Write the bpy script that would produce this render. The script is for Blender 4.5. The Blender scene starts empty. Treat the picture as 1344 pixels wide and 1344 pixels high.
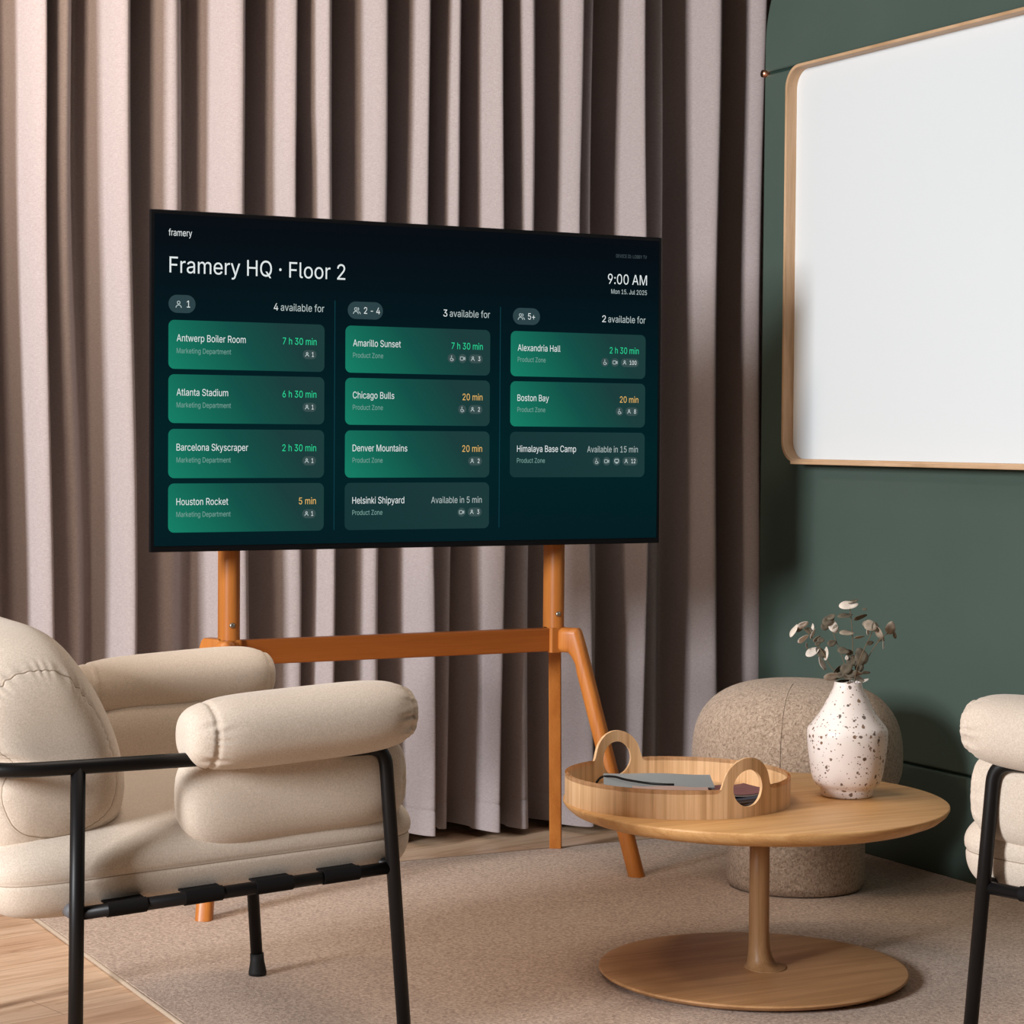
import bpy, bmesh, math, random
from mathutils import Vector, Matrix, Euler
random.seed(7)
PI = math.pi
S = bpy.context.scene
COL = S.collection

# ------------------------------------------------------------------ helpers
def link(name, bm, mat, parent=None, smooth=True, loc=None, rot=None):
    me = bpy.data.meshes.new(name)
    bmesh.ops.recalc_face_normals(bm, faces=bm.faces)
    for f in bm.faces: f.smooth = smooth
    bm.to_mesh(me); bm.free()
    if mat: me.materials.append(mat)
    o = bpy.data.objects.new(name, me); COL.objects.link(o)
    if parent: o.parent = parent
    if loc: o.location = loc
    if rot: o.rotation_euler = rot
    return o

def thing(name, label, cat, loc=(0, 0, 0), rz=0, group=None):
    o = bpy.data.objects.new(name, None); COL.objects.link(o)
    o.empty_display_size = .1
    o.location = loc; o.rotation_euler = (0, 0, rz)
    o['label'] = label; o['category'] = cat
    if group: o['group'] = group
    return o

def tag(o, label, cat, group=None):
    o['label'] = label; o['category'] = cat
    if group: o['group'] = group
    return o

def struct(o):
    o['kind'] = 'structure'; return o

def weighted(o, ang=35):
    m = o.modifiers.new('split', 'EDGE_SPLIT'); m.split_angle = math.radians(ang); return o

def bevel(o, w, seg=3, ang=40):
    m = o.modifiers.new('bevel', 'BEVEL'); m.width = w; m.segments = seg
    m.limit_method = 'ANGLE'; m.angle_limit = math.radians(ang)
    return o

def box(bm, c, s, rot=None):
    r = bmesh.ops.create_cube(bm, size=1)
    M = Matrix.Translation(c) @ (rot.to_matrix().to_4x4() if rot else Matrix()) @ Matrix.Diagonal((*s, 1))
    bmesh.ops.transform(bm, matrix=M, verts=r['verts'])
    return r['verts']

def loft(bm, rings, cap=True, closed=False):
    vs = [[bm.verts.new(p) for p in r] for r in rings]
    n = len(vs[0])
    for a, b in zip(vs, vs[1:] + (vs[:1] if closed else [])):
        for i in range(n):
            bm.faces.new((a[i], a[(i + 1) % n], b[(i + 1) % n], b[i]))
    if cap and not closed:
        bm.faces.new(vs[0][::-1]); bm.faces.new(vs[-1])
    return vs

def catmull(P, n, closed=False):
    P = [Vector(p) for p in P]; out = []; m = len(P)
    segs = m if closed else m - 1
    for i in range(segs):
        g = lambda k: P[k % m] if closed else P[max(0, min(m - 1, k))]
        p0, p1, p2, p3 = g(i - 1), g(i), g(i + 1), g(i + 2)
        for k in range(n):
            t = k / n
            out.append(.5 * ((2 * p1) + (p2 - p0) * t + (2 * p0 - 5 * p1 + 4 * p2 - p3) * t * t + (3 * p1 - p0 - 3 * p2 + p3) * t ** 3))
    if not closed: out.append(P[-1])
    return out

def fillet(P, r, n=8):
    P = [Vector(p) for p in P]; out = [P[0]]
    for a, b, c in zip(P, P[1:], P[2:]):
        u = (a - b).normalized(); v = (c - b).normalized()
        ang = u.angle(v); d = r / math.tan(ang / 2)
        d = min(d, (a - b).length * .49, (c - b).length * .49)
        p, q = b + u * d, b + v * d
        for k in range(n + 1):
            t = k / n
            out.append((1 - t) ** 2 * p + 2 * t * (1 - t) * b + t * t * q)
    out.append(P[-1]); return out

def tube(bm, P, r, n=14, closed=False):
    P = [Vector(p) for p in P]; m = len(P)
    T = []
    for i in range(m):
        a = P[i - 1] if (i or closed) else P[0]
        b = P[(i + 1) % m] if (i < m - 1 or closed) else P[-1]
        T.append((b - a).normalized())
    N = T[0].orthogonal().normalized(); rings = []
    for i in range(m):
        N = (N - T[i] * N.dot(T[i])).normalized(); B = T[i].cross(N)
        rr = r[i] if isinstance(r, (list, tuple)) else r
        rings.append([P[i] + (N * math.cos(2 * PI * k / n) + B * math.sin(2 * PI * k / n)) * rr for k in range(n)])
    loft(bm, rings, True, closed)

def lathe(bm, prof, n=96):
    # profile (r, z); r = 0 ends are closed to a point
    rings = []
    for r, z in prof:
        if r <= 1e-6: rings.append([bm.verts.new((0, 0, z))])
        else: rings.append([bm.verts.new((r * math.cos(2 * PI * k / n), r * math.sin(2 * PI * k / n), z)) for k in range(n)])
    for a, b in zip(rings, rings[1:]):
        for i in range(n):
            j = (i + 1) % n
            if len(a) == 1 and len(b) == 1: continue
            if len(a) == 1: bm.faces.new((a[0], b[j], b[i]))
            elif len(b) == 1: bm.faces.new((a[i], a[j], b[0]))
            else: bm.faces.new((a[i], a[j], b[j], b[i]))

def sp(v, e): return math.copysign(abs(v) ** e, v)

def prism(bm, pts, d0, d1, axis):
    # polygon pts (a, b) extruded between d0 and d1 along axis ('x' -> pts are (y, z); 'y' -> (x, z); 'z' -> (x, y))
    f = {'x': lambda a, b, d: (d, a, b), 'y': lambda a, b, d: (a, d, b), 'z': lambda a, b, d: (a, b, d)}[axis]
    loft(bm, [[f(a, b, d) for a, b in pts] for d in (d0, d1)])

def rrect(x0, z0, x1, z1, r, n=6):
    if not isinstance(r, (list, tuple)): r = (r,) * 4
    out = []
    for (cx, cz, a0, q) in ((x1 - r[0], z1 - r[0], 0, r[0]), (x0 + r[1], z1 - r[1], PI / 2, r[1]), (x0 + r[2], z0 + r[2], PI, r[2]), (x1 - r[3], z0 + r[3], 1.5 * PI, r[3])):
        if q <= 1e-6: out.append((cx, cz)); continue
        for k in range(n + 1):
            a = a0 + PI / 2 * k / n
            out.append((cx + q * math.cos(a), cz + q * math.sin(a)))
    return out

# ------------------------------------------------------------------ materials
class NT:
    def __init__(s, name):
        s.m = bpy.data.materials.new(name); s.m.use_nodes = True
        s.t = s.m.node_tree; s.b = s.t.nodes['Principled BSDF']
        s.out = s.t.nodes['Material Output']
    def n(s, typ, **kw):
        nd = s.t.nodes.new(typ)
        for k, v in kw.items():
            if k in nd.inputs.keys() if hasattr(nd.inputs, 'keys') else False: nd.inputs[k].default_value = v
            else: setattr(nd, k, v)
        return nd
    def l(s, a, b): s.t.links.new(a, b)
    def coord(s, scale=(1, 1, 1), rot=(0, 0, 0), kind='Object'):
        tc = s.n('ShaderNodeTexCoord'); mp = s.n('ShaderNodeMapping')
        mp.inputs['Scale'].default_value = scale; mp.inputs['Rotation'].default_value = rot
        s.l(tc.outputs[kind], mp.inputs['Vector']); return mp.outputs[0]
    def ramp(s, fac, stops):
        r = s.n('ShaderNodeValToRGB'); e = r.color_ramp.elements
        while len(e) < len(stops): e.new(.5)
        for k, (p, c) in enumerate(stops):
            e[k].position = p; e[k].color = (*c, 1) if len(c) == 3 else c
        s.l(fac, r.inputs[0]); return r.outputs[0]
    def noise(s, vec, scale, detail=3, rough=.5, dist=0):
        nd = s.n('ShaderNodeTexNoise')
        nd.inputs['Scale'].default_value = scale; nd.inputs['Detail'].default_value = detail
        nd.inputs['Roughness'].default_value = rough; nd.inputs['Distortion'].default_value = dist
        if vec: s.l(vec, nd.inputs['Vector'])
        return nd.outputs['Fac']
    def mix(s, fac, a, b, mode='MIX'):
        nd = s.n('ShaderNodeMix', data_type='RGBA', blend_type=mode)
        for sock, v in ((nd.inputs[0], fac), (nd.inputs[6], a), (nd.inputs[7], b)):
            if isinstance(v, (int, float)): sock.default_value = v
            elif isinstance(v, tuple): sock.default_value = (*v, 1)
            else: s.l(v, sock)
        return nd.outputs[2]
    def bump(s, h, strength, dist=.002):
        nd = s.n('ShaderNodeBump'); nd.inputs['Strength'].default_value = strength; nd.inputs['Distance'].default_value = dist
        s.l(h, nd.inputs['Height']); s.l(nd.outputs[0], s.b.inputs['Normal'])
    def setp(s, **kw):
        for k, v in kw.items():
            k = {'rough': 'Roughness', 'spec': 'Specular IOR Level', 'metal': 'Metallic', 'col': 'Base Color', 'coat': 'Coat Weight', 'sheen': 'Sheen Weight'}[k]
            if isinstance(v, tuple): s.b.inputs[k].default_value = (*v, 1)
            elif isinstance(v, (int, float)): s.b.inputs[k].default_value = v
            else: s.l(v, s.b.inputs[k])

def srgb(r, g, b):
    f = lambda c: ((c / 255 + .055) / 1.055) ** 2.4 if c > 10 else c / 255 / 12.92
    return (f(r), f(g), f(b))

def plain(name, col, rough=.5, spec=.5, metal=0):
    m = NT(name); m.setp(col=col, rough=rough, spec=spec, metal=metal); return m.m

def fabric(name, a, b, scale=500, weave=1400, bump=.25, rough=.95):
    m = NT(name); v = m.coord()
    f = m.noise(v, scale, 3, .7)
    big = m.noise(v, 9, 2)
    c = m.ramp(f, [(.3, a), (.7, b)])
    m.setp(col=m.mix(.12, c, m.ramp(big, [(.3, (.45, .45, .45)), (.7, (.62, .62, .62))]), 'OVERLAY'), rough=rough, spec=.15, sheen=.15)
    m.bump(m.noise(v, weave, 2, .6), bump, .001)
    return m.m

def wood(name, dark, mid, light, grain=(1, 14, 14), scale=3.0, rough=.45, fine=.35, rot=(0, 0, 0), contrast=1.0, spec=.35):
    m = NT(name); v = m.coord(grain, rot)
    n1 = m.noise(v, scale, 4, .6, .6)
    v2 = m.coord(tuple(g * (6 if g > 1.5 else 1.6) for g in grain), rot)
    n2 = m.noise(v2, scale * 2.2, 3, .65)
    lo, hi = .5 - .2 / contrast, .5 + .2 / contrast
    c = m.ramp(n1, [(lo, dark), (.5, mid), (hi, light)])
    c2 = m.mix(fine, c, m.ramp(n2, [(.35, dark), (.65, light)]))
    m.setp(col=c2, rough=rough, spec=spec)
    m.bump(n2, .06, .001)
    return m.m

M = {}
# curtain: soft woven mauve-taupe cloth
m = NT('curtain_cloth'); v = m.coord((900, 900, 260)); v2 = m.coord((120, 120, 900))
w1 = m.noise(v, 1, 2); w2 = m.noise(v2, 1, 2)
c = m.mix(.5, m.ramp(w1, [(.3, (.320, .266, .257)), (.7, (.470, .410, .410))]), m.ramp(w2, [(.3, (.325, .270, .262)), (.7, (.470, .410, .407))]))
m.setp(col=c, rough=.95, spec=.1, sheen=.1); m.bump(w2, .15, .001)
M['curtain'] = m.m
M['beige'] = fabric('beige_wool', (.535, .435, .345), (.715, .605, .505), 420, 1500)
M['seam'] = plain('seam_thread', (.36, .28, .21), .9, .1)
# boucle
m = NT('boucle'); v = m.coord()
vo = m.n('ShaderNodeTexVoronoi'); vo.inputs['Scale'].default_value = 210; m.l(m.mix(.01, v, m.n('ShaderNodeTexNoise').outputs['Color']), vo.inputs['Vector'])
nz = m.noise(v, 170, 4, .7, .8)
m.setp(col=m.ramp(nz, [(.32, (.25, .168, .115)), (.5, (.49, .36, .265)), (.7, (.68, .53, .41))]), rough=1.0, spec=.05, sheen=.2)
m.bump(nz, .9, .005); M['boucle'] = m.m
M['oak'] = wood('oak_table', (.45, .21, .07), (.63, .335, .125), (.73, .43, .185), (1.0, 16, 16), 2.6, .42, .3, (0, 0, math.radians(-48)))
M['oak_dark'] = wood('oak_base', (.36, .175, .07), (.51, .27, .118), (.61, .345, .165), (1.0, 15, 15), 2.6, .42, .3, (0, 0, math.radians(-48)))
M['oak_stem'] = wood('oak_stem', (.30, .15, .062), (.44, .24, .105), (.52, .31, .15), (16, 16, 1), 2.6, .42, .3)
M['ash'] = wood('tray_veneer', (.50, .275, .12), (.77, .48, .25), (.86, .58, .335), (26, 26, .5), 3.2, .45, .25, contrast=1.2)
M['ash_flat'] = wood('tray_floor', (.55, .36, .19), (.68, .47, .27), (.74, .54, .33), (1, 20, 20), 3, .45, .25)
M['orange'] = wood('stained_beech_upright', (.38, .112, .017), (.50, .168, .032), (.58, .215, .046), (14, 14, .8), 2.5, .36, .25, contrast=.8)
M['orange_shaded'] = wood('shaded_beech_rail', (.23, .058, .008), (.31, .083, .012), (.38, .108, .018), (.8, 14, 14), 2.5, .36, .25, contrast=.8)  # same beech stain, darkened: the crossbar's shade is put into its colour
M['frame'] = wood('bent_oak_frame', (.42, .25, .13), (.60, .385, .225), (.68, .46, .29), (10, .8, .8), 4, .45, .25)
# green painted panel with faint unevenness
m = NT('green_paint'); v = m.coord()
m.setp(col=m.ramp(m.noise(v, 3, 3), [(.3, (.064, .096, .079)), (.7, (.072, .105, .087))]), rough=.55, spec=.3); m.bump(m.noise(v, 260, 2), .05, .001)
M['green'] = m.m
M['green_groove'] = plain('green_groove', (.02, .04, .033), .7, .1)
M['white_glass'] = plain('whiteboard_glass', (.74, .78, .80), .35, .35)
M['black'] = plain('black_powder_coat', (.007, .006, .006), .42, .22)
M['web'] = plain('black_webbing', (.009, .008, .008), .75, .1)
M['grey_sleeve'] = plain('grey_rubber_sleeve', (.11, .105, .11), .55, .3)
M['rubber'] = plain('black_rubber', (.012, .012, .012), .65, .3)
M['copper'] = plain('copper', (.85, .42, .28), .3, .5, 1)
M['steel'] = plain('screw_steel', (.42, .38, .32), .35, .5, 1)
M['wallpaint'] = plain('back_wall_paint', (.30, .25, .22), .9, .1)
# rug
m = NT('rug_wool'); v = m.coord()
n1 = m.noise(v, 150, 4, .75); n2 = m.noise(v, 1.6, 3, .55); n3 = m.noise(v, 420, 2, .6)
c = m.ramp(n1, [(.34, (.31, .213, .158)), (.5, (.50, .376, .294)), (.66, (.68, .535, .427))])
c = m.mix(.5, c, m.ramp(n2, [(.3, (.43, .41, .40)), (.7, (.57, .56, .55))]), 'OVERLAY')
m.setp(col=c, rough=1.0, spec=.05, sheen=.1); m.bump(n1, .6, .004); M['rug'] = m.m
M['rug_edge'] = fabric('rug_binding', (.38, .29, .21), (.50, .39, .29), 300, 900)
# floor: oak boards with herringbone joints
m = NT('oak_floor'); tc = m.n('ShaderNodeTexCoord')
mp = m.n('ShaderNodeMapping'); mp.inputs['Rotation'].default_value = (0, 0, math.radians(-13)); m.l(tc.outputs['Object'], mp.inputs[0])
br = m.n('ShaderNodeTexBrick'); br.offset = .37; br.inputs['Scale'].default_value = 1
br.inputs['Brick Width'].default_value = .62; br.inputs['Row Height'].default_value = .115; br.inputs['Mortar Size'].default_value = .0008
br.inputs['Color1'].default_value = (0, 0, 0, 1); br.inputs['Color2'].default_value = (1, 1, 1, 1); br.inputs['Mortar'].default_value = (.3, .3, .3, 1); br.inputs['Bias'].default_value = 0
m.l(mp.outputs[0], br.inputs['Vector'])
mp2 = m.n('ShaderNodeMapping'); mp2.inputs['Scale'].default_value = (1.6, 17, 1); m.l(mp.outputs[0], mp2.inputs[0])
ad = m.n('ShaderNodeVectorMath', operation='ADD'); m.l(mp2.outputs[0], ad.inputs[0]); m.l(br.outputs['Color'], ad.inputs[1])
nz = m.noise(ad.outputs[0], 2.0, 5, .62, 1.2)
c = m.ramp(nz, [(.30, (.46, .27, .155)), (.5, (.68, .455, .295)), (.70, (.79, .56, .39))])
c = m.mix(.22, c, br.outputs['Color'], 'SOFT_LIGHT')
c = m.mix(br.outputs['Fac'], c, (.30, .18, .10))
m.setp(col=c, rough=.42, spec=.35); m.bump(nz, .05, .001); M['floor'] = m.m
# speckled vase glaze
m = NT('speckled_glaze'); v = m.coord()
def spots(scale, thr, soft, jitter=1.0):
    vo = m.n('ShaderNodeTexVoronoi'); vo.inputs['Scale'].default_value = scale; vo.inputs['Randomness'].default_value = 1
    wv = m.n('ShaderNodeVectorMath', operation='ADD'); nn = m.n('ShaderNodeTexNoise'); nn.inputs['Scale'].default_value = scale * 1.6
    sc = m.n('ShaderNodeVectorMath', operation='SCALE'); sc.inputs[3].default_value = .45 / scale
    m.l(v, nn.inputs['Vector']); m.l(nn.outputs['Color'], sc.inputs[0]); m.l(v, wv.inputs[0]); m.l(sc.outputs[0], wv.inputs[1])
    m.l(wv.outputs[0], vo.inputs['Vector'])
    sep = m.n('ShaderNodeSeparateColor'); m.l(vo.outputs['Color'], sep.inputs[0])
    th = m.n('ShaderNodeMath', operation='MULTIPLY'); m.l(sep.outputs[0], th.inputs[0]); th.inputs[1].default_value = thr
    pw = m.n('ShaderNodeMath', operation='POWER'); m.l(sep.outputs[0], pw.inputs[0]); pw.inputs[1].default_value = 2.2
    th2 = m.n('ShaderNodeMath', operation='MULTIPLY'); m.l(pw.outputs[0], th2.inputs[0]); th2.inputs[1].default_value = thr
    df = m.n('ShaderNodeMath', operation='SUBTRACT'); m.l(th2.outputs[0], df.inputs[0]); m.l(vo.outputs['Distance'], df.inputs[1])
    dv = m.n('ShaderNodeMath', operation='DIVIDE', use_clamp=True); m.l(df.outputs[0], dv.inputs[0]); dv.inputs[1].default_value = soft
    return dv.outputs[0], sep.outputs[1]
f1, r1 = spots(100, .46, .07); f2, r2 = spots(210, .44, .08)
sc1 = m.ramp(r1, [(.0, (.10, .055, .035)), (.5, (.26, .15, .09)), (1, (.12, .10, .09))])
base = m.ramp(m.noise(v, 14, 3), [(.3, (.76, .655, .60)), (.7, (.84, .75, .70))])
c = m.mix(f1, base, sc1); c = m.mix(f2, c, m.ramp(r2, [(0, (.14, .09, .07)), (1, (.34, .22, .15))]))
m.setp(col=c, rough=.38, spec=.45); M['vase'] = m.m
def leafmat(name, a, b):
    m = NT(name); v = m.coord(); m.setp(col=m.ramp(m.noise(v, 60, 3), [(.3, a), (.7, b)]), rough=.7, spec=.25); return m.m
M['leaf_d'] = leafmat('leaf_dark', (.075, .062, .043), (.14, .115, .08))
M['leaf_m'] = leafmat('leaf_mid', (.22, .175, .13), (.33, .27, .205))
M['leaf_p'] = leafmat('leaf_pale', (.50, .43, .36), (.66, .58, .50))
M['stem'] = plain('twig', (.16, .11, .065), .8, .2)

def emis(name, col, strength=1.0, rough=.32, base=(.001, .001, .001)):
    m = NT(name); m.setp(col=base, rough=rough, spec=0)
    if isinstance(col, tuple): m.b.inputs['Emission Color'].default_value = (*col, 1)
    else: m.l(col, m.b.inputs['Emission Color'])
    m.b.inputs['Emission Strength'].default_value = strength
    return m.m

# ------------------------------------------------------------------ camera
F = 2880.0
th = math.atan(1512 / F); pt = math.atan(100 / F); ro = .0075
f0 = Vector((math.sin(th), math.cos(th), 0)); r0 = Vector((math.cos(th), -math.sin(th), 0)); u00 = Vector((0, 0, 1))
fw = f0 * math.cos(pt) - u00 * math.sin(pt); u0 = u00 * math.cos(pt) + f0 * math.sin(pt)
rt = r0 * math.cos(ro) + u0 * math.sin(ro); up = u0 * math.cos(ro) - r0 * math.sin(ro)
cam = bpy.data.cameras.new('camera'); co = bpy.data.objects.new('camera', cam); COL.objects.link(co)
cam.sensor_width = 36; cam.lens = 36 * F / 1344; cam.clip_start = .05
mw = Matrix((rt, up, -fw)).transposed().to_4x4(); mw.translation = (0, 0, 1.0)
co.matrix_world = mw
S.camera = co

# ------------------------------------------------------------------ setting
bm = bmesh.new(); box(bm, (1.0, 2.4, -.05), (6.6, 5.8, .1)); struct(link('floor', bm, M['floor'], smooth=False))
bm = bmesh.new(); box(bm, (1.0, 5.2, 1.3), (6.6, .1, 2.6)); struct(link('wall_back', bm, M['wallpaint'], smooth=False))

# right wall: painted panels with a rounded top corner, seams between them
WX = 3.2; WE = 4.72; WN = .6; WT = 2.3; G1, G2 = .240, 1.932
def wall_poly(z0, z1, rtop):
    return rrect(WN, z0, WE, z1, (rtop, 0, 0, 0), 20)
bm = bmesh.new()
prism(bm, rrect(WN, G1 + .003, WE, G2 - .003, 0), WX, WX + .14, 'x')
prism(bm, rrect(WN, G2 + .003, WE, WT, (.30, 0, 0, 0), 24), WX, WX + .14, 'x')
wr = struct(link('wall_right', bm, M['green'], smooth=False)); bevel(wr, .006, 3)
bm = bmesh.new(); prism(bm, rrect(WN + .01, .02, WE - .012, 2.1, 0), WX + .007, WX + .13, 'x')
link('seam_backing', bm, M['green_groove'], wr, smooth=False)
bm = bmesh.new()
tube(bm, [(WX - .010, WE - .006, G2), (WX + .03, WE - .006, G2)], .0095, 16)
link('seam_pin', bm, M['copper'], wr)
bm = bmesh.new(); prism(bm, rrect(WN, 0, WE, G1 - .003, 0), WX, WX + .14, 'x')
bevel(struct(link('baseboard_right', bm, M['green'], smooth=False)), .005, 3)

# rug
RX0, RY1 = 1.212, 4.615
bm = bmesh.new(); prism(bm, rrect(RX0 + .006, 1.5, 3.18, RY1 - .006, .015), .0, .0085, 'z')
rug = bevel(link('rug', bm, M['rug'], smooth=False), .003, 2)
tag(rug, 'taupe flecked wool rug lying on the oak floor under all the furniture', 'rug')
bm = bmesh.new()
tube(bm, fillet([(RX0 + .004, 1.5, .0045), (RX0 + .004, RY1 - .004, .0045), (3.18, RY1 - .004, .0045)], .02), .0042, 8)
link('edge_binding', bm, M['rug_edge'], rug)['label'] = 'pale stitched edge binding'

# ------------------------------------------------------------------ curtain
# ridges: x near the top, x near the hem, height near the top / hem (1 = deepest pleat)
R = [(-.10, -.10, .9, .9), (.04, .04, .8, .8), (.17, .17, 1, 1), (.31, .31, .8, .8), (.45, .45, 1, 1), (.58, .58, .8, .8), (.71, .71, 1, 1), (.84, .84, .8, .8), (.97, .97, 1, .9), (1.10, 1.10, .8, .9), (1.21, 1.23, .85, .9),
     (1.342, 1.365, 1.0, .95), (1.403, 1.44, .74, .45), (1.534, 1.553, 1.0, .95), (1.656, 1.67, .78, .42), (1.803, 1.815, 1.0, 1.0), (1.939, 1.962, .95, .8),
     (2.023, 2.04, .95, 1.0), (2.165, 2.160, 1.0, .85), (2.279, 2.296, 1.0, 1.05), (2.371, 2.366, .90, .55), (2.479, 2.487, 1.0, 1.05),
     (2.562, 2.575, .95, .78), (2.698, 2.733, 1.0, 1.1), (2.762, 2.80, .60, .35), (2.884, 2.897, 1.05, 1.0), (2.968, 2.985, .56, .4), (3.099, 3.116, 1.0, 1.0), (3.25, 3.265, .95, .8),
     (3.36, 3.36, 1, 1), (3.47, 3.47, .8, .8), (3.60, 3.60, 1, 1), (3.72, 3.72, .9, .9)]
YB = 4.945; AMP = .16; CT, CB = 2.52, .022
def cur_y(x, rs):
    for a, b in zip(rs, rs[1:]):
        if a[0] <= x <= b[0]:
            t = (x - a[0]) / (b[0] - a[0]); v = .40
            lo = .02 * min(a[1], b[1]) if b[0] - a[0] > .085 else .35 * min(a[1], b[1])
            if t < v: q = .5 + .5 * math.cos(PI * t / v); h = lo + (a[1] - lo) * q ** .85
            else: q = .5 - .5 * math.cos(PI * (t - v) / (1 - v)); h = lo + (b[1] - lo) * q ** .75
            return YB - AMP * h
    return YB - AMP * .5
bm = bmesh.new(); cols = 1150; zs = [CB, CB + .002, CB + .02, .086, .0885, .091, .093] + [.1 + (CT - .1) * k / 22 for k in range(23)]
x0c, x1c = -.10, 3.72; grid = []
for z in zs:
    s = (z - .05) / 2.2; s = max(0, min(1, s)); row = []
    k = 1 - max(0, min(1, (z - .55) / 1.1)); k = k * k * (3 - 2 * k)
    rs = sorted((xt * (1 - k) + xb * k, ht * (1 - k) + hb * k) for xt, xb, ht, hb in R)
    rs = [(x + .004 * math.sin(3.1 * z + 11 * i), h * (1 + .05 * math.sin(2.3 * z + 5 * i))) for i, (x, h) in enumerate(rs)]
    for c in range(cols + 1):
        x = x0c + (x1c - x0c) * c / cols
        y = cur_y(x, rs)
        zz = z
        if z < .03: zz += .006 * math.sin(x * 9) + (.004 if y > 4.87 else 0)
        if .087 < z < .092: y += .0022
        if z < .10: y -= .003 * (1 - z / .1)
        row.append(bm.verts.new((x, y, zz)))
    grid.append(row)
for a, b in zip(grid, grid[1:]):
    for c in range(cols): bm.faces.new((a[c], a[c + 1], b[c + 1], b[c]))
cur = link('curtain', bm, M['curtain'])
sm = cur.modifiers.new('thick', 'SOLIDIFY'); sm.thickness = .003; sm.offset = 1
tag(cur, 'floor-length mauve taupe pleated curtain hanging across the whole back wall', 'curtain')

# ------------------------------------------------------------------ whiteboard on the right wall
wb = thing('whiteboard', 'large white writing board in a rounded pale oak frame on the green wall', 'whiteboard', (WX, 3.58, .94))
BY0, BY1, BZ0, BZ1 = -.985, .985, 0.0, .985
bm = bmesh.new(); prism(bm, rrect(BY0 + .004, BZ0 + .004, BY1 - .004, BZ1 - .004, .05, 10), -.012, .0, 'x')
link('writing_surface', bm, M['white_glass'], wb, smooth=False)
bm = bmesh.new()
o_ = rrect(BY0, BZ0, BY1, BZ1, .055, 12); i_ = rrect(BY0 + .008, BZ0 + .008, BY1 - .008, BZ1 - .008, .048, 12)
rings = [[(-.043, *p) for p in o_], [(-.043, *p) for p in i_], [(0, *p) for p in i_], [(0, *p) for p in o_]]
loft(bm, rings, False, True)
fr = link('frame', bm, M['frame'], wb, smooth=False); bevel(fr, .0018, 2)
bm = bmesh.new(); box(bm, (-.034, .02, BZ0 - .001), (.052, 1.80, .008))
bevel(link('pen_ledge', bm, M['frame'], wb, smooth=False), .002, 2)

# ------------------------------------------------------------------ display stand (origin under its middle)
SX, SY = 2.028, 4.40
st = thing('display_stand', 'orange-stained wooden easel stand with round splayed legs carrying the display', 'stand', (SX, SY, 0))
JX = .394; ZT, ZB = .563, .506; ZC = (ZT + ZB) / 2
def sup(c, u, v, ru, rv, e=1.0, n=24):
    return [c + u * (ru * sp(math.cos(2 * PI * k / n), e)) + v * (rv * sp(math.sin(2 * PI * k / n), e)) for k in range(n)]
bm = bmesh.new(); box(bm, (0, -.002, ZC + .0), (2 * JX - .036, .026, .0535))
bevel(link('crossbar', bm, M['orange_shaded'], st, smooth=False), .003, 3)
for sx in (-1, 1):
    bm = bmesh.new(); prism(bm, rrect(-.021, -.023, .021, .019, .006, 5), ZB, ZT, 'z')
    link('joint_block', bm, M['orange'], st, smooth=False, loc=(sx * JX, 0, 0))
    # half-round upright
    bm = bmesh.new(); sec = []
    for k in range(20):
        a = -PI + PI * k / 19; sec.append((.021 * math.cos(a), -.002 + .022 * math.sin(a)))
    sec += [(.021, .016), (.017, .019), (-.017, .019), (-.021, .016)]
    prism(bm, sec, ZT - .002, 1.36, 'z')
    po = weighted(link('upright', bm, M['orange'], st, loc=(sx * JX, 0, 0)), 50)
    bm = bmesh.new()
    tube(bm, [(-.003, -.019, .594), (-.003, -.0245, .594), (-.003, -.0268, .594)], [.0062, .0062, .0045], 18)
    link('screw', bm, M['steel'], po)
    for fy in (-1, 1):
        foot = Vector((sx * .514, fy * (.178 if fy < 0 else .203), .009))
        J = Vector((sx * JX, fy * .002, 0)); d = Vector((foot.x - J.x, foot.y - J.y, 0)).normalized()
        reach = (Vector((foot.x, foot.y)) - Vector((J.x, J.y))).length
        side = Vector((-d.y, d.x, 0))
        half = .0175 if fy < 0 else .0145
        # side outline in (distance along d, height): stub flush with the block, then the slanted leg
        tx, zf = .066, .009; w = .0345 if fy < 0 else .028
        ux, uz = reach - tx + .017, zf - ZT
        L = math.hypot(ux, uz); nx = -uz / L; wz = w / nx            # horizontal width of the slanted leg
        ox = lambda z: tx + ux * (ZT - z) / (ZT - zf)
        inn = [(ox(z) - wz, z) for z in (zf, .15, .30, .40, .46)]
        inn += [(ox(.46) - wz - .004, .480), (ox(.46) - wz - .013, .496), (ox(.46) - wz - .022, ZB)]
        if inn[-1][0] < .022: inn[-1] = (.022, ZB)
        out = [(.012, ZB), (.012, ZT), (tx - .006, ZT), (tx, ZT - .006)] + [(ox(z), z) for z in (.52, .46, .40, .30, .15, zf)]
        poly = inn + out; poly = [(q, z) if z > .02 else (q + (ox(-.03) - ox(zf)), -.03) for q, z in poly]
        bm = bmesh.new()
        loft(bm, [[J + d * q + Vector((0, 0, z)) + side * k for q, z in poly] for k in (-half, half)])
        lg = link('leg', bm, M['orange'], st, smooth=False)
        bv = bevel(lg, .0135 if fy < 0 else .003, 5, 50); 
        me2 = bpy.data.meshes.new_from_object(lg.evaluated_get(bpy.context.evaluated_depsgraph_get()))
        lg.modifiers.clear(); b2 = bmesh.new(); b2.from_mesh(me2)
        r_ = bmesh.ops.bisect_plane(b2, geom=b2.verts[:] + b2.edges[:] + b2.faces[:], plane_co=(0, 0, zf), plane_no=(0, 0, -1), clear_outer=True)
        bmesh.ops.holes_fill(b2, edges=[e for e in b2.edges if e.is_boundary])
        for f in b2.faces: f.smooth = True
        b2.to_mesh(lg.data); b2.free(); bpy.data.meshes.remove(me2); weighted(lg, 40)

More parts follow.
